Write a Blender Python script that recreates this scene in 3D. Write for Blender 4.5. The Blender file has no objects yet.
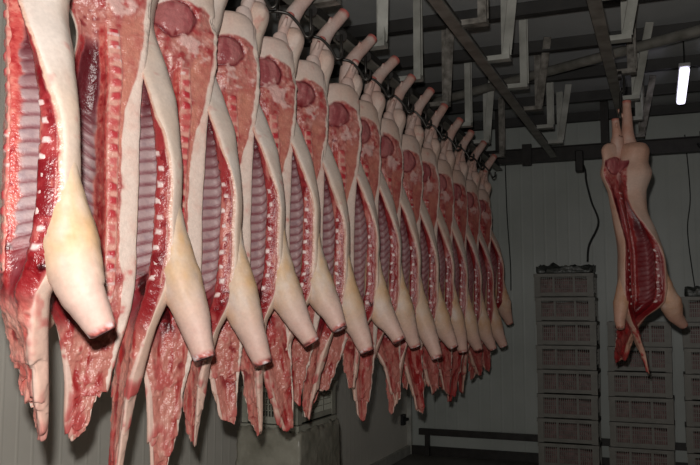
import bpy, math, random
import numpy as np
from mathutils import Vector, Matrix

C = bpy.context.scene.collection
SC = bpy.context.scene
PI = math.pi
random.seed(4)

# ------------------------------------------------------------------ camera, light, exposure
CH = 1.70                                  # camera height above the floor
TH, PITCH = math.radians(21.6), math.radians(5.4)
cam = bpy.data.cameras.new('camera'); cam.lens = 41.14; cam.sensor_width = 36
camo = bpy.data.objects.new('camera', cam); C.objects.link(camo)
camo.location = (0, 0, CH)
camo.rotation_euler = (PI/2 + PITCH, 0, TH)
cam.clip_start = 0.05
SC.camera = camo

SC.view_settings.view_transform = 'Standard'
SC.view_settings.look = 'None'
SC.view_settings.exposure = 0.0
SC.view_settings.gamma = 1.0
SC.view_settings.use_curve_mapping = False

w = bpy.data.worlds.new('World'); SC.world = w; w.use_nodes = True
w.node_tree.nodes['Background'].inputs[0].default_value = (0.5, 0.6, 0.7, 1)
w.node_tree.nodes['Background'].inputs[1].default_value = 0.01

fl = bpy.data.lights.new('camera_flash', 'SPOT')
fl.energy = 255; fl.shadow_soft_size = 0.022; fl.color = (1.0, 0.965, 0.92)
fl.spot_size = math.radians(110); fl.spot_blend = 0.5
flo = bpy.data.objects.new('camera_flash', fl); C.objects.link(flo)
flo.location = (-0.04, -0.01, CH + 0.13)
flo.rotation_euler = (PI/2 + math.radians(5), 0, TH + math.radians(4))

# ------------------------------------------------------------------ helpers
def s2l(c):
    return tuple(x/12.92 if x <= 0.04045 else ((x+0.055)/1.055)**2.4 for x in c)
def s2l_np(c):
    return np.where(c <= 0.04045, c/12.92, ((np.clip(c, 0, 1)+0.055)/1.055)**2.4)

def material(name, col, rough=0.5, metal=0.0, var=0.0, vscale=6, bump=0.0, bscale=40, emit=None, estr=0, spec=0.5):
    m = bpy.data.materials.new(name); m.use_nodes = True
    nt = m.node_tree; b = nt.nodes['Principled BSDF']
    b.inputs['Base Color'].default_value = (*s2l(col), 1)
    b.inputs['Roughness'].default_value = rough
    b.inputs['Metallic'].default_value = metal
    b.inputs['Specular IOR Level'].default_value = spec
    if emit:
        b.inputs['Emission Color'].default_value = (*s2l(emit), 1)
        b.inputs['Emission Strength'].default_value = estr
    if var or bump:
        tc = nt.nodes.new('ShaderNodeTexCoord')
    if var:
        n = nt.nodes.new('ShaderNodeTexNoise'); n.inputs['Scale'].default_value = vscale
        n.inputs['Detail'].default_value = 6
        r = nt.nodes.new('ShaderNodeValToRGB')
        r.color_ramp.elements[0].position = 0.3; r.color_ramp.elements[1].position = 0.7
        r.color_ramp.elements[0].color = (*s2l([max(0, x-var) for x in col]), 1)
        r.color_ramp.elements[1].color = (*s2l([min(1, x+var*0.5) for x in col]), 1)
        nt.links.new(tc.outputs['Object'], n.inputs['Vector'])
        nt.links.new(n.outputs['Fac'], r.inputs['Fac'])
        nt.links.new(r.outputs['Color'], b.inputs['Base Color'])
    if bump:
        n2 = nt.nodes.new('ShaderNodeTexNoise'); n2.inputs['Scale'].default_value = bscale
        bp = nt.nodes.new('ShaderNodeBump'); bp.inputs['Strength'].default_value = bump
        bp.inputs['Distance'].default_value = 0.01
        nt.links.new(tc.outputs['Object'], n2.inputs['Vector'])
        nt.links.new(n2.outputs['Fac'], bp.inputs['Height'])
        nt.links.new(bp.outputs['Normal'], b.inputs['Normal'])
    return m

def panel_material(name, col, axis, width=0.13):
    """painted sandwich panel with shallow vertical profile"""
    m = material(name, col, 0.45, var=0.05, vscale=1.3)
    nt = m.node_tree; b = nt.nodes['Principled BSDF']
    geo = nt.nodes.new('ShaderNodeNewGeometry'); sp = nt.nodes.new('ShaderNodeSeparateXYZ')
    mt = nt.nodes.new('ShaderNodeMath'); mt.operation = 'MULTIPLY'; mt.inputs[1].default_value = 2*PI/width
    sn = nt.nodes.new('ShaderNodeMath'); sn.operation = 'SINE'
    pw = nt.nodes.new('ShaderNodeMapRange'); pw.inputs['From Min'].default_value = 0.75; pw.inputs['From Max'].default_value = 1.0
    bp = nt.nodes.new('ShaderNodeBump'); bp.inputs['Strength'].default_value = 0.35; bp.inputs['Distance'].default_value = 0.003
    L = nt.links.new
    L(geo.outputs['Position'], sp.inputs[0]); L(sp.outputs[axis], mt.inputs[0]); L(mt.outputs[0], sn.inputs[0])
    L(sn.outputs[0], pw.inputs['Value']); L(pw.outputs['Result'], bp.inputs['Height']); L(bp.outputs['Normal'], b.inputs['Normal'])
    return m

class MB:
    """collects shapes into one mesh"""
    def __init__(s): s.v = []; s.f = []
    def box(s, x0, x1, y0, y1, z0, z1):
        n = len(s.v)
        s.v += [(x0,y0,z0),(x1,y0,z0),(x1,y1,z0),(x0,y1,z0),(x0,y0,z1),(x1,y0,z1),(x1,y1,z1),(x0,y1,z1)]
        s.f += [tuple(n+i for i in q) for q in ((0,3,2,1),(4,5,6,7),(0,1,5,4),(1,2,6,5),(2,3,7,6),(3,0,4,7))]
        return s
    def bar(s, a, b, wx, wy, up=(0,0,1)):
        a, b = Vector(a), Vector(b); d = (b-a).normalized(); u = Vector(up)
        if abs(d.dot(u)) > 0.97: u = Vector((0,1,0))
        p = d.cross(u).normalized(); q = p.cross(d).normalized(); n = len(s.v)
        for c in (a, b):
            for i, j in ((-1,-1),(1,-1),(1,1),(-1,1)):
                s.v.append(tuple(c + p*wx/2*i + q*wy/2*j))
        s.f += [tuple(n+i for i in t) for t in ((0,3,2,1),(4,5,6,7),(0,1,5,4),(1,2,6,5),(2,3,7,6),(3,0,4,7))]
        return s
    def tube(s, pts, rad, seg=10):
        pts = [Vector(p) for p in pts]
        if not hasattr(rad, '__len__'): rad = [rad]*len(pts)
        n0 = len(s.v); prev = None
        for i, p in enumerate(pts):
            d = (pts[min(i+1, len(pts)-1)] - pts[max(i-1, 0)]).normalized()
            if prev is None:
                h = Vector((0,0,1)) if abs(d.z) < 0.9 else Vector((1,0,0))
                q = d.cross(h).normalized()
            else:
                q = (prev - d*prev.dot(d)).normalized()
            prev = q; r2 = d.cross(q)
            for k in range(seg):
                a = 2*PI*k/seg
                s.v.append(tuple(p + (q*math.cos(a) + r2*math.sin(a))*rad[i]))
        m = len(pts)
        for i in range(m-1):
            for k in range(seg):
                a = n0+i*seg+k; b2 = n0+i*seg+(k+1) % seg
                s.f.append((a, b2, b2+seg, a+seg))
        s.f.append(tuple(n0+k for k in range(seg))[::-1]); s.f.append(tuple(n0+(m-1)*seg+k for k in range(seg)))
        return s
    def build(s, name, mat, parent=None, smooth=False, loc=(0,0,0), rz=0, bevel=0.0):
        me = bpy.data.meshes.new(name); me.from_pydata(s.v, [], s.f); me.materials.append(mat)
        if smooth:
            me.polygons.foreach_set('use_smooth', [True]*len(me.polygons))
        me.update()
        o = bpy.data.objects.new(name, me); C.objects.link(o)
        o.location = loc; o.rotation_euler = (0,0,rz)
        if parent: o.parent = parent
        if bevel:
            b = o.modifiers.new('bevel', 'BEVEL'); b.width = bevel; b.segments = 2; b.limit_method = 'ANGLE'
        return o

def tag(o, label=None, cat=None, group=None, kind=None):
    if label: o['label'] = label
    if cat: o['category'] = cat
    if group: o['group'] = group
    if kind: o['kind'] = kind
    return o
def empty(name, loc, rz=0, label=None, cat=None, group=None):
    o = bpy.data.objects.new(name, None); C.objects.link(o); o.empty_display_size = 0.1
    o.location = loc; o.rotation_euler = (0,0,rz)
    return tag(o, label, cat, group)
def smoothpath(pts, n=8):
    pts = [np.array(p, float) for p in pts]; out = []
    for i in range(len(pts)-1):
        p0 = pts[max(i-1,0)]; p1 = pts[i]; p2 = pts[i+1]; p3 = pts[min(i+2, len(pts)-1)]
        for k in range(n):
            t = k/n
            out.append(0.5*((2*p1)+(-p0+p2)*t+(2*p0-5*p1+4*p2-p3)*t*t+(-p0+3*p1-3*p2+p3)*t**3))
    out.append(pts[-1]); return out

# noise in numpy
def _hash(ix, iy, iz, seed):
    h = (ix.astype(np.int64)*374761393 + iy.astype(np.int64)*668265263 + iz.astype(np.int64)*1274126177 + seed*974634777) & 0xFFFFFFFF
    h = ((h ^ (h >> 13))*1274126177) & 0xFFFFFFFF
    h = (h ^ (h >> 16)) & 0xFFFF
    return h/65535.0
def vnoise(x, y, z, seed=0):
    ix, iy, iz = np.floor(x), np.floor(y), np.floor(z)
    fx, fy, fz = x-ix, y-iy, z-iz
    fx, fy, fz = [f*f*(3-2*f) for f in (fx, fy, fz)]
    r = 0
    for dx in (0, 1):
        for dy in (0, 1):
            for dz in (0, 1):
                r = r + _hash(ix+dx, iy+dy, iz+dz, seed)*(fx if dx else 1-fx)*(fy if dy else 1-fy)*(fz if dz else 1-fz)
    return r
def fbm(P, sc, seed=0, oct=3, st=(1,1,1)):
    r = 0; a = 0.5; tot = 0
    for o in range(oct):
        k = sc*2**o
        r = r + a*vnoise(P[...,0]*k*st[0]+7.3*o, P[...,1]*k*st[1]+3.1*o, P[...,2]*k*st[2]+1.7*o, seed+o*17); tot += a; a *= 0.55
    return r/tot
def sst(a, b, x):
    t = np.clip((x-a)/(b-a), 0, 1); return t*t*(3-2*t)
def mixc(c, d, f):
    f = np.clip(f, 0, 1)[..., None]; return c*(1-f) + np.array(d)*f

# ------------------------------------------------------------------ materials
def flesh_material():
    m = bpy.data.materials.new('pork_flesh'); m.use_nodes = True
    nt = m.node_tree; b = nt.nodes['Principled BSDF']; L = nt.links.new
    at = nt.nodes.new('ShaderNodeAttribute'); at.attribute_name = 'Col'
    tc = nt.nodes.new('ShaderNodeTexCoord')
    n = nt.nodes.new('ShaderNodeTexNoise'); n.inputs['Scale'].default_value = 90; n.inputs['Detail'].default_value = 4
    mr = nt.nodes.new('ShaderNodeMapRange'); mr.inputs['To Min'].default_value = 0.84; mr.inputs['To Max'].default_value = 1.14
    mx = nt.nodes.new('ShaderNodeMix'); mx.data_type = 'RGBA'; mx.blend_type = 'MULTIPLY'; mx.inputs['Factor'].default_value = 1
    L(tc.outputs['Object'], n.inputs['Vector']); L(n.outputs['Fac'], mr.inputs['Value'])
    L(at.outputs['Color'], mx.inputs[6]); L(mr.outputs['Result'], mx.inputs[7]); L(mx.outputs[2], b.inputs['Base Color'])
    rg = nt.nodes.new('ShaderNodeMapRange'); rg.inputs['To Min'].default_value = 0.55; rg.inputs['To Max'].default_value = 0.30
    L(at.outputs['Alpha'], rg.inputs['Value']); L(rg.outputs['Result'], b.inputs['Roughness'])
    n2 = nt.nodes.new('ShaderNodeTexNoise'); n2.inputs['Scale'].default_value = 160
    ml = nt.nodes.new('ShaderNodeMath'); ml.operation = 'MULTIPLY'
    bp = nt.nodes.new('ShaderNodeBump'); bp.inputs['Strength'].default_value = 0.55; bp.inputs['Distance'].default_value = 0.003
    ad = nt.nodes.new('ShaderNodeMath'); ad.operation = 'ADD'; ad.inputs[1].default_value = 0.12
    L(tc.outputs['Object'], n2.inputs['Vector']); L(at.outputs['Alpha'], ad.inputs[0])
    L(n2.outputs['Fac'], ml.inputs[0]); L(ad.outputs[0], ml.inputs[1])
    L(ml.outputs[0], bp.inputs['Height']); L(bp.outputs['Normal'], b.inputs['Normal'])
    b.inputs['Specular IOR Level'].default_value = 0.45
    return m
FLESH = flesh_material()
M = dict(
    wall_left=panel_material('cold_room_panel_side', (0.90,0.885,0.845), 1, 0.10),
    wall_back=panel_material('cold_room_panel_end', (0.70,0.72,0.70), 0),
    ceiling=material('ceiling_sheet', (0.74,0.75,0.75), 0.6, var=0.05, vscale=1.5),
    purlin=material('purlin_steel', (0.22,0.215,0.21), 0.6, var=0.05, vscale=4),
    floor=material('concrete_floor', (0.42,0.41,0.39), 0.6, var=0.08, vscale=2),
    galv=material('galvanised_steel', (0.70,0.70,0.67), 0.5, 0.0, var=0.12, vscale=7),
    rust=material('rusty_galvanised_steel', (0.52,0.50,0.47), 0.6, var=0.22, vscale=16),
    dark=material('dark_greasy_steel', (0.17,0.155,0.145), 0.5, 0.2, var=0.05, vscale=12),
    railtop=material('worn_rail_steel', (0.54,0.53,0.50), 0.45, 0.2, var=0.12, vscale=9),
    chrome=material('hook_steel', (0.26,0.25,0.24), 0.35, 0.7),
    cable=material('black_cable', (0.08,0.08,0.08), 0.6),
    crate=material('grey_crate_plastic', (0.50,0.49,0.46), 0.5, var=0.05, vscale=8),
    crate_light=material('pale_crate_plastic', (0.62,0.62,0.57), 0.5, var=0.06, vscale=8),
    meat=material('packed_meat', (0.46,0.31,0.30), 0.5, var=0.17, vscale=18, bump=0.8, bscale=24),
    film=material('cloudy_film', (0.58,0.57,0.52), 0.35, var=0.10, vscale=7, bump=1.0, bscale=14),
    bag=material('dark_film', (0.30,0.31,0.29), 0.4, var=0.06, vscale=9, bump=0.8, bscale=20),
    housing=material('lamp_housing', (0.7,0.7,0.7), 0.5),
    tube=material('lit_tube', (0.9,0.9,1.0), 0.5, emit=(0.93,0.91,1.0), estr=1.8),
)

# ------------------------------------------------------------------ the room
XL, XR, YB, YF, H = -2.9, 2.6, 9.2, -2.0, CH + 2.15
def struct(name, mb, m, **k): return tag(mb.build(name, m, **k), kind='structure')
struct('floor', MB().box(XL-.1, XR+.1, YF-.1, YB+.1, -0.1, 0), M['floor'])
struct('ceiling', MB().box(XL-.1, XR+.1, YF-.1, YB+.1, H, H+0.1), M['ceiling'])
struct('wall_left', MB().box(XL-.1, XL, YF, YB, 0, H), M['wall_left'])
struct('wall_right', MB().box(XR, XR+.1, YF, YB, 0, H), M['wall_left'])
struct('wall_back', MB().box(XL, XR, YB, YB+.1, 0, H), M['wall_back'])
struct('wall_front', MB().box(XL, XR, YF-.1, YF, 0, H), M['wall_back'])
struct('trim_1', MB().box(XL, XL+.05, YB-.05, YB, 0, H), M['galv'])
struct('baseboard_back', MB().box(XL+.05, XR, YB-.04, YB, 0, 0.10), M['dark'])
struct('baseboard_left', MB().box(XL, XL+.04, YF, YB-.05, 0, 0.10), M['galv'])
# purlins across the ceiling, parallel to the end wall (Z sections)
n = 2
for k in range(11):
    y = 9.0 - 0.86*k
    mb = MB().box(XL, XR, y-0.03, y+0.03, H-0.10, H)
    mb.box(XL, XR, y-0.09, y-0.03, H-0.115, H-0.10)
    struct('trim_%d' % n, mb, M['purlin']); n += 1
# bumper rail on the end wall
br = empty('bumper_rail', (-2.72, YB-.08, 0), 0, 'dark steel bumper rail low along the far wall', 'rail')
MB().box(-0.02, 3.9, -0.04, 0.02, 0.24, 0.31).build('crossbar', M['dark'], br)
for x in (0.05, 2.1, 3.6):
    MB().box(x, x+.05, -0.03, 0.03, 0, 0.25).build('post', M['dark'], br)
lt = empty('door_latch', (XL, YB-0.25, 0.42), 0, 'small black latch on wall in the far left corner', 'latch')
MB().box(0, .035, -.05, .05, -.06, .06).build('plate', M['cable'], lt)
MB().box(.03, .06, -.02, .08, -.015, .015).build('handle', M['cable'], lt)

# ------------------------------------------------------------------ overhead rails
RH = CH + 1.60
def overhead_rail(name, x, y0, y1, z, label, foot_side=1, hang_start=3.2, pitch=0.72, flip=0, twin=True):
    r = empty(name, (x, y0, z), 0, label, 'rail')
    L = y1-y0
    MB().box(-0.006, 0.006, 0, L, -0.012, 0.05).build('rail_web', M['dark'], r)
    MB().box(-0.036, 0.036, 0, L, -0.026, -0.012).build('rail_flange', M['railtop'], r, bevel=0.004)
    MB().box(-0.05, -0.006, 0, L, 0.03, 0.07).build('rail_backing', M['dark'], r)
    y = hang_start-y0; k = 0
    while y < L-0.1:
        up = H-z
        h = MB()
        h.box(-0.04, 0.15*foot_side if foot_side > 0 else 0.04, y-0.035, y+0.035, 0.03, 0.062) if foot_side > 0 else h.box(-0.15, 0.04, y-0.035, y+0.035, 0.03, 0.062)
        xf = 0.125*foot_side
        h.box(xf-0.032, xf+0.032, y-0.004, y+0.004, 0.062, up-0.001)
        h.box(xf+0.017, xf+0.025, y-0.03, y+0.004, 0.062, up-0.001)
        if (k+flip) % 2 == 0:
            h.bar((xf, y+0.01, 0.08), (xf+0.12, y-0.30, up-0.01), 0.06, 0.01)
        h.build('hanger', M['galv'] if k % 3 else M['rust'], r)
        y += pitch; k += 1
    return r
overhead_rail('overhead_rail', -1.64, 0.2, 8.5, CH+1.50, 'steel meat rail over the long row of carcasses', 1, 3.60, 0.74, 1)
overhead_rail('overhead_rail', -1.06, 0.2, 8.5, RH, 'empty steel meat rail running between two loaded rails', 1, 4.45, 0.72, 1)
overhead_rail('overhead_rail', -0.30, 0.2, 8.5, RH, 'steel meat rail over the lone carcass on the right', 1, 3.55, 0.75, 0)
cb = empty('cross_beam', (XL, 8.62, RH+0.03), 0, 'dark steel beam crossing the room before the far wall', 'beam')
MB().box(0.0, 5.5, -0.05, 0.05, 0.07, 0.08).box(0, 5.5, -0.05, 0.05, -0.07, -0.06).box(0, 5.5, -0.008, 0.008, -0.06, 0.07).build('beam_profile', M['dark'], cb)
for x in (1.25, 2.35, 3.55, 4.5):
    MB().box(x-.04, x+.04, -.05, .05, 0.08, H-RH-.03).build('post', M['dark'], cb)
for x in (1.0, 1.55, 2.6, 3.3):
    MB().box(x-.05, x+.05, -.075, -.05, -.11, .12).build('clamp_plate', M['dark'], cb)
tag(MB().tube([(XL+.01, 7.77, CH+1.97), (-2.08, 7.33, CH+1.97), (0.22, 6.1, CH+1.97), (2.59, 4.83, CH+1.97)], 0.04, 12).build('ceiling_pipe', M['railtop'], smooth=True),
    'round grey pipe running slantwise under the ceiling', 'pipe')
tag(MB().tube(smoothpath([(0.32,8.3,RH-.02),(0.40,8.28,RH-.14),(0.50,8.3,RH-.17),(0.6,8.3,RH-.10),(0.62,8.3,RH+.0),(0.52,8.26,RH-.05),(0.42,8.28,RH-.10),(0.55,8.3,RH-.14),(0.66,8.3,RH-.06),(0.8,8.3,RH+.02),(1.0,8.3,RH+.03)]), 0.012).build('cable_coil', M['cable'], smooth=True),
    'black cable coiled under the cross beam at right', 'cable')
tag(MB().tube(smoothpath([(-0.80,8.52,RH-.05),(-0.75,8.48,RH-.17),(-0.74,8.5,RH-.30),(-0.70,8.55,RH-.50),(-0.64,8.6,RH-.72),(-0.74,8.6,RH-.95),(-0.76,8.6,RH-1.12)]), 0.010).build('hanging_cable', M['cable'], smooth=True),
    'wavy dark cable hanging down to the left crate stack', 'cable')
tag(MB().box(-0.84,-0.76,8.42,8.50,RH-.20,RH+.02).build('junction_box', M['dark'], bevel=.01), 'small dark junction box fixed to the cross beam', 'box')
tag(MB().tube(smoothpath([(-1.70,9.18,H-.3),(-1.69,9.185,RH-.5),(-1.66,9.18,RH-1.1),(-1.66,9.18,1.9)]), 0.006).build('wall_cable', M['cable'], smooth=True),
    'thin black cable running straight down the far wall', 'cable')
tag(MB().tube(smoothpath([(0.23,9.17,H-.3),(0.26,9.17,RH-.4),(0.22,9.17,RH-.8),(0.27,9.17,1.9)]), 0.006).build('wall_cable', M['cable'], smooth=True),
    'thin dark cable on the far wall above the right crates', 'cable')

# hanging lamp
lp = empty('strip_light', (0.19, 6.80, CH+1.90), .012, 'lit white strip light hanging from the ceiling at right', 'light')
MB().box(-0.045, 0.045, 0, 1.12, 0.03, 0.06).build('housing', M['housing'], lp, bevel=.008)
MB().box(-0.038, 0.038, 0.01, 1.11, -0.02, 0.03).build('diffuser', M['tube'], lp, bevel=.02)
for y in (0.05, 1.07):
    MB().tube([(0,y,.06),(0,y,H-CH-1.90)], 0.006).build('cord', M['cable'], lp)

# ------------------------------------------------------------------ crates
CW, CD, CHh = 0.60, 0.40, 0.245
def make_crate(mat, wx=CW, dy=CD, bits=True):
    root = empty('plastic_crate', (0,0,0))
    b = MB()
    hx, hy = wx/2, dy/2
    b.box(-hx+.012, hx-.012, -hy+.012, hy-.012, 0, .008)                    # bottom
    b.box(-hx, hx, -hy, -hy+.03, .205, CHh-.006).box(-hx, hx, hy-.03, hy, .205, CHh-.006)   # rim
    b.box(-hx, -hx+.03, -hy+.03, hy-.03, .205, CHh-.006).box(hx-.03, hx, -hy+.03, hy-.03, .205, CHh-.006)
    b.box(-hx+.012, hx-.012, -hy+.012, -hy+.02, 0, .045).box(-hx+.012, hx-.012, hy-.02, hy-.012, 0, .045)
    b.box(-hx+.012, -hx+.02, -hy+.02, hy-.02, 0, .045).box(hx-.02, hx-.012, -hy+.02, hy-.02, 0, .045)
    for sx in (-1, 1):
        for sy in (-1, 1):
            x = sx*(hx-.035); y = sy*(hy-.03)
            b.box(x-.03, x+.03, y-.02, y+.02, .0, .206)
    b.build('shell', mat, root)
    g = MB()
    for sy in (-1, 1):
        y = sy*(hy-.017)
        k = -hx+.07
        while k < hx-.06:
            g.box(k, k+.006, y-.003, y+.003, .045, .205); k += .020
        for z in (.085, .125, .165): g.box(-hx+.06, hx-.06, y-.003, y+.003, z-.003, z+.003)
        for x in (-wx*.17, wx*.17): g.box(x-.010, x+.010, y-.004, y+.004, .045, .205)
    for sx in (-1, 1):
        x = sx*(hx-.017); k = -hy+.05
        while k < hy-.05:
            g.box(x-.003, x+.003, k, k+.006, .045, .205); k += .020
        for z in (.085, .125, .165): g.box(x-.003, x+.003, -hy+.05, hy-.05, z-.003, z+.003)
    g.build('lattice', mat, root)
    return root
def lumpy_block(name, sx, sy, sz, mat, seed, amp=.012, n=14):
    """a packed lumpy slab: rounded block with an uneven surface"""
    V = []; F = []; me = bpy.data.meshes.new(name)
    import bmesh
    bm = bmesh.new(); bmesh.ops.create_cube(bm, size=1)
    bmesh.ops.subdivide_edges(bm, edges=bm.edges[:], cuts=n, use_grid_fill=True)
    P = np.array([v.co[:] for v in bm.verts])*np.array([sx, sy, sz])
    N = fbm(P+seed, 14, seed, 3)-.5
    for v, p, q in zip(bm.verts, P, N):
        d = Vector((p[0]/sx, p[1]/sy, p[2]/sz)); s = 1-0.06*(d.length**4)
        v.co = Vector(p)*s*(1+q*amp*3) + Vector((0, 0, q*amp*4*(1 if p[2] > 0 else 0)))
    for f in bm.faces: f.smooth = True
    bm.to_mesh(me); bm.free(); me.materials.append(mat)
    o = bpy.data.objects.new(name, me); C.objects.link(o); return o
proto = {}
def copy_tree(o, parent=None):
    c = o.copy(); C.objects.link(c); c.parent = parent
    for ch in list(o.children): copy_tree(ch, c)
    return c
first = {}
def crate(kind, mat, wx, dy, loc, rz, label, group):
    if kind not in first:
        first[kind] = make_crate(mat, wx, dy); o = first[kind]
    else:
        o = copy_tree(first[kind])
    o.location = loc; o.rotation_euler = (0,0,rz); tag(o, label, 'crate', group); return o
ords = ['lowest','second','third','fourth','fifth','sixth','seventh','eighth','ninth']
meat0 = None
def pallet(x, y, label, rz=0, sx=.62, sy=.44):
    t = empty('pallet', (x, y, 0), rz, label, 'pallet', 'pallets under the crate stacks')
    for k in (-1, 0, 1):
        MB().box(-sx/2, sx/2, k*(sy/2-.05)-.04, k*(sy/2-.05)+.04, 0, .08).build('runner', M['crate'], t)
    MB().box(-sx/2, sx/2, -sy/2, sy/2, .08, .10).build('deck', M['crate'], t)
def stack(x, y, n, where, rz=0.0, top=None):
    global meat0
    pallet(x, y, 'grey pallet under the '+where+' by the far wall', rz)
    for k in range(n):
        r_ = random.Random(int(x*100)+k)
        z = .10+k*CHh
        jx, jr = r_.uniform(-.008,.008), r_.uniform(-.012,.012)
        word = 'topmost' if k == n-1 else ords[k] if k == 0 else ords[k]+' from the bottom'
        crate('far', M['crate'], CW, CD, (x+jx, y, z), rz+jr, 'grey lattice crate, %s in the %s' % (word, where), 'grey crates stacked by the far wall')
        if meat0 is None: m_ = meat0 = lumpy_block('meat_pile', CW-.055, CD-.055, .17, M['meat'], 3)
        else: m_ = meat0.copy(); C.objects.link(m_)
        m_.location = (x+jx, y, z+.10); m_.rotation_euler = (0,0,rz+jr)
        tag(m_, 'pink meat in the crate %s in the %s' % (word, where), 'meat', 'meat packed in the grey crates', 'stuff')
stack(-0.98, 8.62, 8, 'tall left stack')
stack(-0.28, 8.60, 6, 'stack behind the lone carcass', -.02)
stack(0.42, 8.50, 7, 'stack at the right edge')
def crumpled(name, sx, sy, sz, mat, loc, seed, label, cat):
    o = lumpy_block(name, sx, sy, sz, mat, seed, .05, 18); o.location = loc; return tag(o, label, cat)
crumpled('plastic_liner', .56, .38, .06, M['bag'], (-.98, 8.62, .10+8*CHh+.03), 9, 'crumpled dark plastic liner lying on the tall left crate stack', 'plastic')
crumpled('plastic_liner', .52, .36, .07, M['bag'], (.42, 8.50, .10+7*CHh+.035), 12, 'crumpled dark plastic liner lying on the right crate stack', 'plastic')
# near stack between the row and the left wall, short ends to the camera
sx_, sy_ = -2.28, 4.72
pallet(sx_, sy_, 'pale pallet under the wrapped crates at the left wall', PI/2, .60, .40)
NH = CHh*.918
for k in range(5):
    word = ['lowest of its stack','second from the floor','third from the floor','fourth from the floor','topmost, its holed end bare'][k]
    cr_ = crate('near', M['crate_light'], CW, CD, (sx_, sy_, .10+k*NH), PI/2, 'pale crate below the carcass row, '+word, 'pale crates stacked by the left wall')
    cr_.scale = (1, 1, .918)
wr = lumpy_block('plastic_wrap', .44, .645, .87, M['film'], 21, .02, 26); wr.location = (sx_, sy_, .10+.435)
tag(wr, 'cloudy plastic film wrapped around the lower pale crates', 'plastic')

# ------------------------------------------------------------------ pork halves
# loop of 15 control points (u towards the belly, y away from the cut) at key heights t below the ham top
KT = [-0.052, -0.038, 0.000, 0.08, 0.16, 0.30, 0.42, 0.55, 0.80, 0.95, 1.06, 1.18, 1.34, 1.48, 1.56]
def ell(cu, cy, ru, ry):
    r = []
    for a in (-158,-138,-118,-100,-85,-70,-55,-40,-25,-8,18,55,95,135,172):
        a = math.radians(a)
        r.append((cu+ru*math.cos(a), cy+ry*math.sin(a)))
    return r
KS = [
 ell(.085,.062,.058,.040),
 ell(.088,.062,.080,.052),
 ell(.090,.062,.104,.062),
 [(-.006,.02),(.015,.008),(.042,.002),(.065,-.002),(.09,-.004),(.115,-.003),(.14,.001),(.162,.008),(.178,.018),(.188,.035),(.192,.058),(.168,.10),(.09,.12),(.012,.105),(-.012,.055)],
 [(-.014,.014),(.002,0),(.035,-.002),(.065,-.004),(.092,-.005),(.12,-.004),(.148,.0),(.175,.004),(.197,.012),(.212,.03),(.217,.055),(.185,.11),(.10,.135),(.02,.12),(-.02,.06)],
 [(-.010,.010),(.008,0),(.048,0),(.08,0),(.102,0),(.114,.008),(.132,.024),(.150,.026),(.168,.018),(.18,.014),(.185,.035),(.16,.08),(.09,.105),(.01,.088),(-.015,.04)],
 [(.000,.008),(.024,0),(.05,0),(.072,0),(.098,0),(.110,.018),(.132,.040),(.165,.044),(.195,.026),(.21,.010),(.215,.03),(.185,.08),(.105,.10),(.025,.08),(-.002,.035)],
 [(.006,.008),(.056,0),(.062,0),(.066,0),(.092,0),(.104,.025),(.135,.062),(.185,.066),(.215,.028),(.250,.020),(.262,.040),(.225,.095),(.13,.115),(.035,.078),(.002,.032)],
 [(.006,.008),(.062,0),(.066,0),(.070,0),(.088,0),(.100,.032),(.14,.09),(.225,.090),(.268,.030),(.302,.062),(.305,.086),(.262,.122),(.16,.135),(.04,.085),(.003,.032)],
 [(.006,.008),(.062,0),(.066,0),(.070,0),(.090,0),(.104,.030),(.145,.085),(.225,.085),(.268,.026),(.305,.062),(.308,.088),(.265,.126),(.165,.14),(.045,.09),(.003,.035)],
 [(.008,.008),(.046,0),(.058,0),(.065,0),(.098,0),(.112,.020),(.15,.05),(.205,.052),(.250,.018),(.285,.052),(.29,.078),(.25,.12),(.155,.135),(.045,.085),(.003,.035)],
 [(.020,.008),(.045,.002),(.065,0),(.085,0),(.11,.004),(.13,.010),(.15,.014),(.17,.012),(.20,.004),(.228,.03),(.23,.045),(.20,.075),(.14,.09),(.05,.065),(.013,.03)],
 [(.045,.010),(.060,.004),(.075,.004),(.09,.006),(.105,.010),(.12,.012),(.135,.012),(.15,.010),(.168,.008),(.185,.008),(.19,.02),(.17,.05),(.12,.062),(.065,.05),(.04,.03)],
 [(.065,.014),(.075,.010),(.085,.012),(.095,.014),(.105,.016),(.115,.016),(.125,.015),(.135,.013),(.147,.012),(.157,.013),(.16,.02),(.148,.038),(.115,.045),(.078,.040),(.062,.026)],
 [(.085,.022),(.09,.021),(.095,.021),(.10,.022),(.105,.022),(.11,.022),(.115,.022),(.12,.022),(.125,.022),(.13,.023),(.131,.026),(.125,.032),(.11,.035),(.093,.033),(.085,.027)],
]
KT = np.array(KT); KS = np.array(KS)
for j_, x3, x4 in ((5,.074,.108),(6,.066,.106),(7,.070,.108),(8,.073,.110),(9,.074,.111),(10,.076,.113)):
    KS[j_,3,0] = x3; KS[j_,4,0] = x4; KS[j_,5,0] = max(KS[j_,5,0], x4+.010)
KS = np.array(KS)       # (14,15,2)
def hermite(xs, ys, x):
    """shape preserving cubic along t (ys: (n, ...))"""
    h = np.diff(xs); d = np.diff(ys, axis=0)/h.reshape(-1, *([1]*(ys.ndim-1)))
    m = np.zeros_like(ys); m[0] = d[0]; m[-1] = d[-1]
    a, b = d[:-1], d[1:]
    with np.errstate(divide='ignore', invalid='ignore'):
        hm = np.where(a*b > 0, 2*a*b/(a+b), 0)
    m[1:-1] = np.nan_to_num(hm)
    i = np.clip(np.searchsorted(xs, x)-1, 0, len(xs)-2)
    hh = h[i]; s = (x-xs[i])/hh
    sh = (-1,)+(1,)*(ys.ndim-1); s = s.reshape(sh); hh = hh.reshape(sh)
    return (2*s**3-3*s**2+1)*ys[i] + (s**3-2*s**2+s)*hh*m[i] + (-2*s**3+3*s**2)*ys[i+1] + (s**3-s**2)*hh*m[i+1]

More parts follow.
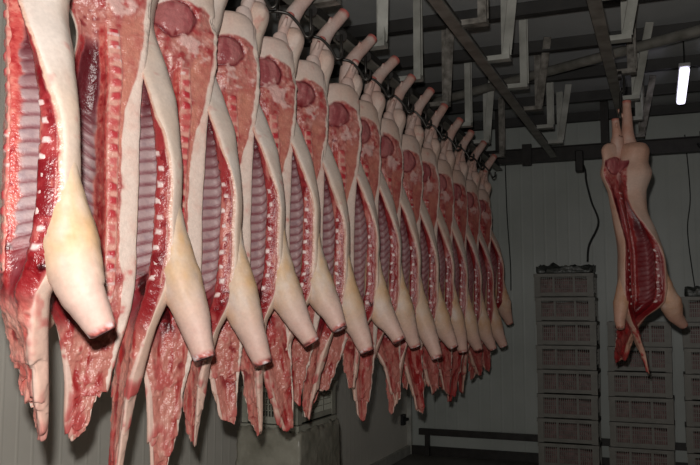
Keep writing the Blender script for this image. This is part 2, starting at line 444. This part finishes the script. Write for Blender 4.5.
def grid_mesh(name, P, col, flip, close=True, caps=True):
    nt_, nk = P.shape[:2]
    idx = np.arange(nt_*nk).reshape(nt_, nk)
    if close:
        a = idx[:-1]; b = idx[1:]; q = np.stack([a, np.roll(a, -1, 1), np.roll(b, -1, 1), b], -1).reshape(-1, 4)
    else:
        q = np.stack([idx[:-1,:-1], idx[:-1,1:], idx[1:,1:], idx[1:,:-1]], -1).reshape(-1, 4)
    V = P.reshape(-1, 3); cc = col.reshape(-1, 4)
    faces = q
    tri = np.zeros((0, 3), int)
    if caps and close:
        c0 = P[0].mean(0); c1 = P[-1].mean(0); n = len(V)
        V = np.vstack([V, c0, c1]); cc = np.vstack([cc, col[0].mean(0), col[-1].mean(0)])
        r0 = idx[0]; r1 = idx[-1]
        tri = np.vstack([np.stack([np.full(nk, n), np.roll(r0, -1), r0], -1), np.stack([np.full(nk, n+1), r1, np.roll(r1, -1)], -1)])
    if flip: faces = faces[:, ::-1]; tri = tri[:, ::-1]
    me = bpy.data.meshes.new(name)
    nl = faces.size+tri.size; nf = len(faces)+len(tri)
    me.vertices.add(len(V)); me.vertices.foreach_set('co', V.astype(np.float32).ravel())
    me.loops.add(nl); me.loops.foreach_set('vertex_index', np.concatenate([faces.ravel(), tri.ravel()]).astype(np.int32))
    me.polygons.add(nf)
    ls = np.concatenate([np.arange(len(faces))*4, len(faces)*4+np.arange(len(tri))*3])
    me.polygons.foreach_set('loop_start', ls.astype(np.int32))
    me.polygons.foreach_set('use_smooth', np.ones(nf, bool))
    me.update(calc_edges=True)
    ca = me.color_attributes.new('Col', 'FLOAT_COLOR', 'POINT')
    out = cc.copy(); out[:, :3] = s2l_np(np.clip(cc[:, :3], 0, 1))
    ca.data.foreach_set('color', out.astype(np.float32).ravel())
    me.materials.append(FLESH)
    return me
def mesh_obj(name, me, parent=None):
    o = bpy.data.objects.new(name, me); C.objects.link(o)
    if parent: o.parent = parent
    return o

SKIN = np.array([.925,.865,.825]); PEACH = np.array([.89,.765,.665]); PINK = np.array([.86,.67,.61])
FATC = np.array([.945,.86,.81]); MUS = (.77,.50,.46); MUSD = (.66,.30,.30); DEEP = (.42,.06,.09)

def remap_t(t, p):
    """actual drop below the ham top for a landmark height t (scaled length, neck length)"""
    z = t*p['len']
    return z + np.maximum(0, t-1.10)*(p['neck']-1)*1.0
def bend(u, y, t, p):
    """how the hanging half leans: offsets of u and y with height"""
    f = np.clip(t/0.8, 0, 1.6); g = np.maximum(0, t-1.05)
    top = 1-sst(0.0, .8, t)
    u = u*p['wide'](t) + p['topu']*top + p['swing']*g + p['nu']*g*g*2 + p['flapu']*sst(.3,.9,t)*np.clip(u/.3,0,1)
    y = y*p['thick'](t) + p['topy']*top + p['ny']*g + p['n2']*np.maximum(0, t-1.16)
    y = y + p['cap']*(1-sst(-.03, .24, t))
    a = p['twist']*(1-sst(.15, .75, t)); ca, sa = np.cos(a), np.sin(a); y0 = .05
    return u*ca - (y-y0)*sa, y0 + u*sa + (y-y0)*ca

def half_body(p, nt_, sub):
    t = np.linspace(KT[0], KT[-1], nt_)
    # denser near the top dome
    S = hermite(KT, KS, t)                                  # (nt,15,2)
    k = np.arange(15*sub)/sub; i1 = k.astype(int); f = (k-i1)[None,:,None]
    i0, i2, i3 = (i1-1) % 15, (i1+1) % 15, (i1+2) % 15
    p0, p1, p2, p3 = S[:,i0], S[:,i1 % 15], S[:,i2], S[:,i3]
    Q = 0.5*(2*p1+(-p0+p2)*f+(2*p0-5*p1+4*p2-p3)*f*f+(-p0+3*p1-3*p2+p3)*f**3)
    T = np.repeat(t[:,None], len(k), 1); K = np.repeat(k[None,:], nt_, 0)
    u, y = Q[...,0], Q[...,1]
    sd = p['seed']; B = np.stack([u, y, T], -1) + sd*1.37
    nL = fbm(B, 7, sd)*2-1; nM = fbm(B, 22, sd+5)*2-1; nS = fbm(B, 60, sd+9)*2-1; nF = fbm(B, 130, sd+11, 2)*2-1
    nV = fbm(B, 26, sd+13, 3, (1.6,1,.35))*2-1              # vertical streaks
    kw = K + 0.35*nL + 0.22*nM                              # wobbling borders
    # ---- region masks
    top_line = .040 + .02*nM + .040*np.clip(np.abs(u-.10)/.1, 0, 1)**2
    cut = sst(0, .012, T-top_line)*(1-sst(9.25, 9.6, kw+1.6*sst(1.15,1.4,T)))
    back = sst(14.55, 14.8, K); 
    col = np.empty(u.shape+(3,)); col[:] = SKIN
    col = mixc(col, PEACH, .15+.6*nL+.45*sst(.5,1.0,T)*sst(9.3,9.8,K))
    col = mixc(col, PINK, .55*sst(1.08,1.3,T)+.35*np.clip(nV,0,1)+.25*sst(.12,-.02,T))
    col = mixc(col, (.80,.45,.42), sst(.35,.6,nM)*.35)
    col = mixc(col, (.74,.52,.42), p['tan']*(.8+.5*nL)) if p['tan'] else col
    # ---- cut face
    c = np.empty_like(col); c[:] = MUS
    c = mixc(c, MUSD, .30+1.1*nM+.5*nV)
    c = mixc(c, (.84,.55,.49), sst(.10,.45,nV+.3*nS)*.7)
    ham = 1-sst(.26,.34,T)
    c = mixc(c, (.90,.70,.66), sst(.12,.42,nS+.5*nF)*.55); c = mixc(c, (.66,.15,.17), sst(.15,.45,-nS+.4*nM)*.5*(1-.7*sst(.2,.28,T)*(K < 3)))
    c = mixc(c, (.82,.54,.46), (.65-.5*nM)*sst(.20,.27,T)*(1-sst(.60,.8,T))*sst(.8,1.4,kw)*(1-sst(2.7,3.1,kw)))
    # round muscle with dark purple-red section
    rr = np.hypot((u-.128)/.066, (T-.112)/.056) + .22*nL + .10*nM
    c = mixc(c, (.72,.44,.44), sst(1.15,.80,rr)*ham*.95); c = mixc(c, (.60,.28,.30), sst(1.1,.8,rr)*ham*sst(-.1,.4,nV+.3*nM)*.8)
    c = mixc(c, (.38,.08,.12), sst(.13,.0,np.abs(rr-1.05+.1*nM))*.75*ham)
    # pelvic bone and connective tissue
    pel = np.exp(-((u-.075)/.05)**2-((T-.195+.3*(u-.075))/.055)**2)
    c = mixc(c, (.90,.74,.71), sst(.0,.30,nM+.5*nS+pel-.55)*ham*.9)
    c = mixc(c, DEEP, sst(.25,.45,-nM+.3*nL)*sst(.12,.18,T)*ham*sst(4.2,5.2,K)*.8)
    c = mixc(c, (.93,.80,.77), sst(.25,.5,nV)*ham*sst(.2,.26,T)*sst(4.5,5.5,K)*.85)
    # spine groove: coarse red band
    be = 5.0-.5*sst(.45,.6,T) if p['side'] > 0 else 5.35+0*T
    band = sst(3.9,4.15,kw)*(1-sst(be,be+.35,kw))*sst(.24,.32,T)
    c = mixc(c, (.78,.33,.31), band); c = mixc(c, (.88,.56,.50), band*sst(.0,.5,nS+.4*nF)*.8); c = mixc(c, (.60,.10,.13), band*sst(.1,.5,-nS)*.7)
    # cavity
    cav = sst(be+.1,be+.45,kw)*(1-sst(7.7,8.05,kw))*sst(.30,.36,T)
    mem = np.empty_like(c); mem[:] = (.55,.36,.38)
    mem = mixc(mem, (.40,.13,.17), sst(-.1,.4,nV)*.8); mem = mixc(mem, (.78,.66,.66), sst(.1,.4,nM)*.8)
    ribm = sst(.50,.57,T)*(1-sst(1.03,1.10,T))
    ph = (T + .10*np.sin((u-.10)*8) + .006*nL)/.0345; fr = ph-np.floor(ph)
    rib = sst(.03,.22,fr)*(1-sst(.72,.92,fr))
    rc = np.empty_like(c); rc[:] = (.52,.33,.35)
    rc = mixc(rc, (.46,.22,.25), sst(.05,.45,nM)*.7)
    rc = mixc(rc, (.68,.58,.58), rib*(.95)); rc = mixc(rc, (.55,.45,.48), rib*sst(0,.5,nS)*.6)
    mem = mixc(mem, (0,0,0), 0*T); mem = mem*(1-ribm[...,None]) + rc*ribm[...,None]
    c = c*(1-cav[...,None]) + mem*cav[...,None]
    # sternum / flank edge
    ste = sst(7.7,8.05,kw)*sst(.33,.40,T)
    sc_ = np.empty_like(c); sc_[:] = (.64,.22,.23); sc_ = mixc(sc_, (.50,.10,.13), sst(0,.4,nM)); sc_ = mixc(sc_, (.85,.58,.52), sst(.15,.45,nV)*.8)
    c = c*(1-ste[...,None]) + sc_*ste[...,None]
    c = mixc(c, (.90,.74,.66), sst(8.95,9.15,kw)*sst(.33,.4,T)*(1-sst(1.1,1.2,T)))
    # bloody throat and neck
    blo = sst(1.0,1.07,T+.03*nL)*(1-sst(1.14,1.22,T))*sst(3.2,4.6,kw)
    c = mixc(c, (.50,.05,.08), blo*(.6+.6*nM)*p['blood']); c = mixc(c, (.22,.02,.04), blo*sst(.15,.4,nM+nL*.3)*p['blood'])
    nk_ = sst(1.12,1.22,T)
    nc = np.empty_like(c); nc[:] = (.78,.50,.45); nc = mixc(nc, (.64,.18,.18), sst(.0,.4,nV)*p['neckred']); nc = mixc(nc, (.87,.66,.60), sst(.0,.3,nM+.2*nS)*.85); nc = mixc(nc, (.50,.10,.12), sst(.3,.55,-nM)*.7)
    c = c*(1-nk_[...,None]) + nc*nk_[...,None]
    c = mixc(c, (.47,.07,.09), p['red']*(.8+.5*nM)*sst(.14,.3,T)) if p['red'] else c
    c = mixc(c, (.33,.07,.10), sst(.30,.36,T)*(1-sst(.50,.68,T+.05*nL))*sst(be+.2,be+.6,kw)*(1-sst(7.6,8.0,kw))*(.75+.5*nM))
    # back fat
    edge = np.interp(T[:,0], [0,.1,.16,.33,.45,1.05,1.15,1.3,1.6], [1.1,1.0,.95,1.0,1.05,1.05,1.1,.7,.3])[:,None]
    fat = (1-sst(edge-.08, edge+.12, kw*(K < 8)+9*(K >= 8) - .18*nL)) 
    fc = np.empty_like(c); fc[:] = FATC; fc = mixc(fc, (.90,.70,.64), .05+.8*nM); fc = mixc(fc, (.80,.33,.33), sst(.30,.5,nM)*sst(.5,.8,T)*.5)
    c = c*(1-fat[...,None]) + fc*fat[...,None]
    col = col*(1-cut[...,None]) + c*cut[...,None]
    # blood smears over the neck skin
    col = mixc(col, (.66,.16,.17), sst(.1,.45,nM+.2*nV)*sst(1.08,1.2,T)*.6*p['neckred'])
    wet = np.clip(cut*(1-.5*fat)*(1-.75*cav*ribm), 0, 1)
    # ---- relief (towards the viewer of the cut face is -y)
    rel = cut*(.0035*nM + .0022*nS + .0012*nF)*(1-.6*fat) + cut*nk_*(.006*nM+.002*nS) + (1-cut)*(.003*nL+.0012*nM)
    rel = rel + cav*ribm*cut*(rib-.5)*.009 - cut*ham*.007*sst(.22,.0,np.abs(rr-1.05)) + cut*ham*.010*np.sqrt(np.clip(1-rr**2,0,1)) + cut*ham*.006*nM
    y = y - np.where(K < 9.6, rel, -rel)
    u = u + (K >= 8.5)*(K < 11)*rel - ((K > 13)|(K < .8))*(rel*.8+.005*nL+.002*nM)
    # ragged lower end
    Td = remap_t(T, p) + nk_*(nM*.05+nL*.08)*sst(1.2,1.5,T)
    u2, y2 = bend(u, y, T, p)
    P = np.stack([u2, y2*p['side'], -Td], -1)
    return grid_mesh('half_carcass', P, np.concatenate([col, wet[...,None]], -1), flip=(p['side'] < 0))

def at_k(t, k):
    S = hermite(KT, KS, np.atleast_1d(t)); i = int(k); f = k-i
    return S[:, i]*(1-f) + S[:, (i+1) % 15]*f

def backbone(p, nt_):
    t = np.linspace(.27, 1.12, nt_); nw = 15
    a = at_k(t, 3.0); b = at_k(t, 4.05)
    w_ = np.linspace(-.06, 1.06, nw)
    T = np.repeat(t[:,None], nw, 1); W = np.repeat(w_[None,:], nt_, 0)
    u = a[:,0:1]*(1-W) + b[:,0:1]*W; y = np.zeros_like(u)
    sd = p['seed']; B = np.stack([u, y, T], -1)+sd*2.1
    nM = fbm(B, 40, sd+3)*2-1; nL = fbm(B, 12, sd+4)*2-1; nS = fbm(B, 90, sd+6)*2-1
    ph = (T+.004*nL)/.039; fr = ph-np.floor(ph)
    fr = fr + .10*nM
    gate = .45+.55*sst(-.5,.3,np.sin(np.floor(ph)*7.7+sd*1.3)+nL)
    blk = sst(.10,.32,fr)*(1-sst(.60,.86,fr))*sst(.06,.30,W+.16*nL)*(1-sst(.66,.95,W+.16*nL))*gate
    edge = sst(-.06,.05,W)*(1-sst(.95,1.06,W))*sst(.27,.29,T)*(1-sst(1.09,1.12,T))
    y = y - (edge*.004 + blk*.0045 + edge*.002*nM) + (1-edge)*.006
    c = np.empty(u.shape+(3,)); c[:] = (.89,.66,.60)
    c = mixc(c, (.80,.40,.38), sst(-.1,.4,nM)*.8)
    c = mixc(c, (.76,.20,.24), blk*(.95-.5*np.clip(nL,0,1)))
    c = mixc(c, (.50,.09,.10), p['red']*.7)
    c = mixc(c, (.93,.84,.82), sst(.35,.5,np.sin(np.floor(ph)*12.9+sd)*.5+.3*nS)*sst(.5,.62,fr)*(1-sst(.75,.85,fr))*.8)
    u2, y2 = bend(u, y, T, p)
    P = np.stack([u2, y2*p['side'], -remap_t(T, p)], -1)
    return grid_mesh('backbone', P, np.concatenate([c, np.full(u.shape+(1,), .9)], -1), flip=(p['side'] < 0), close=False)

def breastbone(p, nt_):
    """sawn brisket face with its white cartilage"""
    t = np.linspace(.66, 1.09, nt_); nw = 17
    a = at_k(t, 8.0); b = at_k(t, 9.1)
    w_ = np.linspace(-.04, 1.04, nw)
    T = np.repeat(t[:,None], nw, 1); W = np.repeat(w_[None,:], nt_, 0)
    u = a[:,0:1]*(1-W)+b[:,0:1]*W; y = a[:,1:2]*(1-W)+b[:,1:2]*W
    n = np.stack([b[:,0]-a[:,0], b[:,1]-a[:,1]], -1); n /= np.linalg.norm(n, axis=1)[:,None]
    nu_, ny_ = n[:,1:2], -n[:,0:1]                    # outward normal of the face
    sd = p['seed']; B = np.stack([u, y, T], -1)+sd*3.3
    nM = fbm(B, 40, sd+3)*2-1; nL = fbm(B, 12, sd+4)*2-1; nS = fbm(B, 90, sd+6)*2-1
    nV = fbm(B, 30, sd+8, 3, (1.5,1.5,.3))*2-1
    ph = (T+.012*nL)/.043; fr = ph-np.floor(ph); c0_ = .34+.10*np.sin(ph*2.1+sd)
    btn = sst(.12,.34,fr+.1*nM)*(1-sst(.50,.72,fr+.1*nM))*(1-sst(.12,.26,np.abs(W-c0_+.12*nM)))
    edge = sst(-.04,.06,W)*(1-sst(.94,1.04,W))*sst(.66,.70,T)*(1-sst(1.06,1.09,T))
    h = edge*(.004+.0015*nM+.0035*btn) - (1-edge)*.010
    u = u+nu_*h; y = y+ny_*h
    c = np.empty(u.shape+(3,)); c[:] = (.66,.27,.27)
    c = mixc(c, (.52,.12,.15), sst(-.1,.4,nM)*.8); c = mixc(c, (.80,.52,.46), sst(.1,.45,nV)*sst(.3,.7,W)*.8)
    c = mixc(c, (.84,.66,.60), sst(.86,.96,W+.05*nL)); c = mixc(c, (.78,.50,.46), (1-sst(.05,.16,W+.05*nL))*.8)
    c = mixc(c, (.50,.08,.11), sst(-.05,.0,-(np.abs(W-c0_)-.22))*(1-btn)*.55)
    c = mixc(c, (.47,.07,.09), p['red']*.8)
    c = mixc(c, (.90,.82,.80), btn*.95)
    u2, y2 = bend(u, y, T, p)
    P = np.stack([u2, y2*p['side'], -remap_t(T, p)], -1)
    return grid_mesh('breastbone', P, np.concatenate([c, np.full(u.shape+(1,), .9)], -1), flip=(p['side'] < 0), close=False)

def limb(name, path, rad, p, cfun, nt_=70, nk=28, endcut=True, flat=1.0, use_bend=True, squash=None):
    """tapering skin covered limb along a path in (u, y, t)"""
    pts = np.array(smoothpath(path, 12)); rr = np.array(smoothpath([(r,) for r in rad], 12))[:,0]
    s = np.linspace(0, 1, len(pts)); s2 = np.linspace(0, 1, nt_)
    pts = np.stack([np.interp(s2, s, pts[:,j]) for j in range(3)], -1); rr = np.interp(s2, s, rr)
    if use_bend:
        u2, y2 = bend(pts[:,0], pts[:,1], pts[:,2], p); pts = np.stack([u2, y2, -remap_t(pts[:,2], p)], -1)
    else: pts[:,2] *= -1
    pts[:,1] *= p['side']
    d = np.gradient(pts, axis=0); d /= np.linalg.norm(d, axis=1)[:,None]
    ref = np.array([0, 1.0, 0]); a = np.cross(d, ref); a /= np.linalg.norm(a, axis=1)[:,None]; b = np.cross(a, d)
    ang = np.linspace(0, 2*PI, nk, endpoint=False)
    R = rr[:,None]*np.ones(nk)
    P = pts[:,None,:] + a[:,None,:]*(R*np.cos(ang))[...,None] + b[:,None,:]*(R*flat*np.sin(ang))[...,None]
    sd = p['seed']+31
    nL = fbm(P+sd, 14, sd)*2-1; nM = fbm(P+sd, 40, sd)*2-1
    P = P + (P-pts[:,None,:])*(.10*nL+.04*nM)[...,None]
    S = np.repeat(s2[:,None], nk, 1)
    if endcut:                              # sawn end: last rings fold in
        nrow = 5
        ext = []; ce = pts[-1] + d[-1]*.0
        for j in range(1, nrow):
            f = 1-j/nrow; ring = ce + (P[-1]-ce)*f + d[-1]*(.004*math.sin(j*1.7))
            ext.append(ring)
        P = np.concatenate([P, np.array(ext)], 0)
        nL = np.concatenate([nL, np.repeat(nL[-1:], nrow-1, 0)], 0); nM = fbm(P+sd, 60, sd)*2-1
        S = np.concatenate([S, 1+np.arange(1, nrow)[:,None]/nrow*np.ones(nk)], 0)
    A = np.repeat(ang[None,:], P.shape[0], 0)
    c, wet = cfun(S, A, nL, nM, P)
    if p['tan']: c = mixc(c, (.74,.52,.42), p['tan']*(.8+.5*nL))
    return grid_mesh(name, P, np.concatenate([c, wet[...,None]], -1), flip=False)

def fore_col(S, A, nL, nM, P):
    c = np.empty(S.shape+(3,)); c[:] = SKIN*.98
    st = fbm(P, 30, 5, 3, (1,1,.3))*2-1
    c = mixc(c, (.88,.72,.55), (.65+.6*nL+.8*st)*sst(.15,.4,S)*(1-sst(.62,.9,S))); c = mixc(c, (.88,.68,.62), sst(.55,.95,S)*.6+.3*np.clip(nM,0,1))
    e = sst(.955,.985,S+.012*nM); c = mixc(c, (.80,.45,.42), e); c = mixc(c, (.93,.88,.88), e*sst(.0,.3,nM)); c = mixc(c, (.30,.15,.15), e*sst(.1,.35,-nM)*.8)
    c = mixc(c, (.30,.16,.17), sst(1.0,1.12,S)*sst(.0,.4,nM)*.9); c = mixc(c, (.90,.84,.86), sst(1.1,1.3,S)*sst(-.3,.2,-nM))
    return c, e*.8
def hind_col(S, A, nL, nM, P):
    c = np.empty(S.shape+(3,)); c[:] = (.87,.79,.76)
    c = mixc(c, (.86,.68,.63), .2+.6*nL+.25*S)
    c = mixc(c, (.74,.35,.33), sst(.90,.97,S+.03*nM)*.85); c = mixc(c, (.45,.13,.12), sst(1.0,1.3,S)*.8)
    return c, .25+.4*sst(.9,1,S)

def half(parent, p, res, hind=1.0, foot=1.0):
    nt_, sub = res
    o = mesh_obj('half_carcass', half_body(p, nt_, sub), parent)
    o.location = p['at']; o.rotation_euler = (p.get('tilt',0), 0, p['ang'])
    mesh_obj('backbone', backbone(p, int(nt_*.75)), o)
    mesh_obj('breastbone', breastbone(p, int(nt_*.45)), o)
    fd, fs = p.get('fd', 1.0), p.get('fs', 1.0)
    fw = p['fw']
    path = [(.215,.070,.60),(.250,.078,.70),(.254,.082,.80),(.250,.088+.010*fw,.89),(.248,.096+.022*fw,.97),(.252+.005*fs,.106+.038*fw,1.045),(.270+.018*fs,.120+.065*fw,1.115+.01*fd),(.292+.035*fs,.134+.090*fw,1.18+.02*fd),(.312+.045*fs,.145+.115*fw,1.23+.04*fd)]
    mesh_obj('foreleg', limb('foreleg', path, [r_*p.get('fr', 1.0) for r_ in (.008,.024,.034,.046,.062,.073,.064,.047,.035)], p, fore_col, nt_=90, nk=32, flat=.9), o)
    hh = hind; bx = p.get('hb', -.06); lu = p.get('lu', .05); lr = p.get('lr', 1.0)
    ly = p.get('ly', .085)
    hy = p.get('hy', 0.0)
    q = [(.0,0,-.03),(.0,0,-.09),(.15,.12,-.16),(.6,.55,-.235),(1.2,1.15,-.31),(1.6,1.55,-.365)]
    pa = [(lu+.02,ly*.5+.03,.05)] + [(lu+bx*a_, ly*(.7 if k_ == 0 else 1)+(.018 if k_ == 0 else 0)+hy*b_, z_*(hh if k_ > 1 else 1)) for k_, (a_, b_, z_) in enumerate(q)]
    mesh_obj('hind_leg', limb('hind_leg', pa, [.046*lr,.052*lr,.046*lr,.039*lr,.033*lr,.029*lr,.029*lr], p, hind_col, nt_=60, nk=20), o)
    dw = [(lu+bx*.6+.005,ly+hy*.55-.005,-.235*hh),(lu+bx*1.0+.020,ly+hy*.8-.028,-.275*hh),(lu+bx*1.2+.022,ly+hy*.95-.034,-.305*hh)]
    mesh_obj('dewclaw', limb('dewclaw', dw, [.010,.010,.007], p, hind_col, nt_=14, nk=10), o)
    return o

def params(side, ang, at, seed, **k):
    d = dict(side=side, ang=ang, at=at, seed=seed, len=1.0, neck=1.0, topu=0, topy=0, swing=0, nu=0, ny=0, flapu=0, twist=0.0, fw=.5, n2=0.0, cap=0.0, tan=0.0, red=0.0, blood=1.0, neckred=.8,
             wide=lambda t: 1.0+0*t, thick=lambda t: 1.0+0*t)
    d.update(k); return d

def hook(x, y, ztop, zbot, yaw, label, group):
    """trolley hook: roller on the rail, shank and two bent arms"""
    t = empty('trolley_hook', (x, y, ztop), yaw, label, 'hook', group)
    MB().tube([(-.012,0,.028),(.012,0,.028)], .032, 16).build('roller', M['dark'], t, smooth=False)
    MB().tube(smoothpath([(.022,0,.03),(.028,0,-.02),(.02,0,-.07),(0,0,-.10),(0,0,zbot-ztop+.10)]), .008, 8).build('shank', M['chrome'], t, smooth=True)
    z = zbot-ztop
    for s in (-1, 1):
        MB().tube(smoothpath([(0,0,z+.13),(0,.05*s,z+.12),(0,.10*s,z+.07),(0,.13*s,z+.02),(0,.155*s,z+.03),(0,.16*s,z+.07)]), .0075, 8).build('hook_arm', M['chrome'], t, smooth=True)
    return t

# row: height, along-rail position and small differences of each carcass
r0 = np.array([.89,.455]); c0 = np.array([.455,-.89])
def dirang(a_r, a_c):
    v = r0*a_r + c0*a_c; return math.atan2(v[1], v[0])
HZ = CH + 1.04
ROW = [  # y, z shift, P psi, Q phi, P len, Q len, P neck, Q neck
 (1.52, .05, 64, 34, .97, .93, 1.0, .95),
 (2.03, .03, 62, 42, .97, .97, .8, 1.2),
 (2.40, .01, 64, 42, .98, .98, 1.1, 1.0),
 (2.75, .00, 64, 42, .98, .99, .8, 1.0),
 (3.10, .00, 60, 38, .98, .97, .9, .8),
 (3.46, .00, 62, 40, .98, 1.02, .8, .9),
 (3.86, .00, 66, 42, 1.02, 1.04, .8, .7),
 (4.24, .00, 62, 42, 1.06, 1.06, 1.0, .8),
 (4.64, .00, 62, 38, 1.07, 1.10, .8, 1.0),
 (5.06, .00, 62, 40, 1.09, 1.12, 1.0, .7),
 (5.48, .00, 64, 40, 1.10, 1.12, .8, .9),
 (5.92, .00, 62, 38, 1.12, 1.15, .8, .8),
 (6.36, .00, 60, 40, 1.13, 1.16, 1.0, .8),
 (6.82, .00, 62, 42, 1.13, 1.16, .7, .8),
 (7.30, .00, 64, 46, 1.05, 1.00, .9, .9),
]
LBL = [
 'nearest hanging pork carcass, cut off by the left frame edge',
 'second carcass in the row, long curled strip of back fat ending beside its neighbour\'s foreleg',
 'third carcass from the left, a long red neck hanging lowest of the row',
 'fourth carcass from the left, its thick foreleg stump pointing down to the right',
 'fifth carcass from the left, red neck hanging over the pale crates',
 'sixth carcass from the left, large round ham and drooping neck',
 'seventh carcass from the left, standing just past the pale crates',
 'eighth carcass from the left, its pale foreleg in the middle of the row',
 'eighth carcass counting back from the far end of the row',
 'seventh carcass counting back from the far end of the row',
 'sixth carcass counting back from the far end of the row',
 'fifth carcass counting back from the far end of the row',
 'fourth carcass counting back from the far end of the row',
 'third carcass counting back from the far end of the row',
 'last but one carcass at the dim far end of the row',
]
LBL[8:] = [
 'ninth carcass from the left, seventh from the far end of the row',
 'tenth carcass from the left, sixth from the far end of the row',
 'fifth carcass counting back from the dim far end of the row',
 'fourth carcass counting back from the dim far end of the row',
 'third carcass counting back from the dim far end of the row',
 'last but one carcass at the dim far end of the row',
 'farthest carcass ending the row, its back against the open wall',
]
for i, (Y, dz, psi, phi, pl, ql, pn, qn) in enumerate(ROW):
    rn = random.Random(100+i)
    lift = float(np.interp(Y, [1.5,2.0,3.4,4.2,5,6,7.3], [.06,.075,.09,.08,.05,.03,.0]))
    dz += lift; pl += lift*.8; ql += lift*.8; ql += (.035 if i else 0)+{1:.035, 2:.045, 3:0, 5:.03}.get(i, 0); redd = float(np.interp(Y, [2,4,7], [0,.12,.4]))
    root = empty('pork_carcass', (-1.5, Y, 0), 0, LBL[i], 'carcass', 'pork carcasses hanging in the long row')
    res = (420, 8) if i < 6 else (280, 7) if i < 10 else (170, 6)
    psi += rn.uniform(-3,3); phi += rn.uniform(-3,3) - (8 if i else 0)
    ps, ph = math.radians(psi), math.radians(phi)
    # half seen on its sawn face
    hamP = lambda t: 1.0 + .0*t
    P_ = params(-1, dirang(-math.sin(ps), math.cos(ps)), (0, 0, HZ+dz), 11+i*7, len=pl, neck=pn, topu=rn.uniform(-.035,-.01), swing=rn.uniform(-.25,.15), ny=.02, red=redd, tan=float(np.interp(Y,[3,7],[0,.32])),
                nu=rn.uniform(-.15,.15), neckred=rn.uniform(.6,1.3), hb=-.03, lr=.70, lu=.02, ly=.11, fd=rn.uniform(0,.5), fs=-.3,
                wide=lambda t: 1.0-.10*sst(.5,.9,t)+.14*(1-sst(.22,.48,t)))
    if i: half(root, P_, res, hind=.64-lift)
    off = -r0*.095 - c0*.16 if i else r0*-.04-c0*.0
    Q_ = params(1, dirang(math.sin(ph), math.cos(ph)), (off[0], off[1], HZ+dz+(.100 if i else .015)), 14+i*7, len=ql, neck=qn, topu=-.06, topy=(-.02 if i > 2 else 0.0) if i else .02, lu=.075, lr=1.08, ly=.06, hy=.10+rn.uniform(-.012,.012), cap=.055 if i else 0, fr=1.0 if i else 1.04, fw=rn.uniform(.4,.75) if i else .0, twist=math.radians(-14 if i else -22), swing=rn.uniform(-.30,.10) if i else .1, ny=-.03, n2=rn.uniform(-.15,.2) if i else .32, nu=0 if i else -.3, red=redd,
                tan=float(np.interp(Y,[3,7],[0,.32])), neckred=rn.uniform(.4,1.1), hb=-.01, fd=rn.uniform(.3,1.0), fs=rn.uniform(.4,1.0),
                wide=(lambda t: .92-.08*sst(.6,.85,t)) if i else (lambda t: .80+.0*t), thick=(lambda t: .95-.15*sst(.02,.2,t)+.20*sst(.25,.45,t)+.34*np.exp(-((t-.46)/.15)**2)-.06*sst(.7,.9,t)) if i else (lambda t: 1.45-.40*sst(.3,.8,t)))
    half(root, Q_, res, hind=.80-lift*1.2+rn.uniform(-.03,.05))
    hook(-1.60, Y+.05, CH+1.44, HZ+.17, math.radians(-62+rn.uniform(-12,12)), 'dark trolley hook on the row rail above the %s carcass from the left' % ['first','second','third','fourth','fifth','sixth','seventh','eighth','ninth','tenth','eleventh','twelfth','thirteenth','fourteenth','fifteenth'][i], 'trolley hooks on the row rail')

# the lone carcass at the right
root = empty('pork_carcass', (-0.22, 5.60, 0), 0, 'lone carcass hanging apart on the right in front of stacked crates', 'carcass')
rl = np.array([1.0, -.04]); cl_ = np.array([-.04, -1.0])
def dl(a):
    v = rl*math.sin(a) + cl_*math.cos(a); return math.atan2(v[1], v[0])
LP = params(-1, dl(math.radians(6)), (.01, 0.0, HZ-.0), 301, len=.96, neck=.95, topu=-.0, topy=0.01, twist=math.radians(40), lu=.06, lr=.85, swing=-.1, ny=-.05, neckred=1.3, blood=1.3, hb=.01, fw=.1, fr=.75, n2=-.18, ly=.03, tan=.6, red=.75, fd=-.2, fs=-.2, wide=lambda t: .9+0*t, thick=lambda t: .7+0*t)
half(root, LP, (280, 7), hind=.62)
LQ = params(1, dl(math.radians(48)), (-0.045, 0.0, HZ+.0), 317, len=.95, neck=.8, topu=-.02, topy=.02, twist=math.radians(-50), fw=1.25, n2=.35, tan=.6, red=.7, lu=.07, ly=.035, swing=-.6, ny=-.1, neckred=1.3, blood=1.3, hb=.0, fd=.2, fs=.7, wide=lambda t: .92+0*t, thick=lambda t: 1.5-.5*sst(.3,.8,t))
half(root, LQ, (280, 7), hind=1.0)
hook(-0.25, 5.60, RH-.06, HZ+.17, 0, 'trolley hook on the right rail above the lone carcass', None)
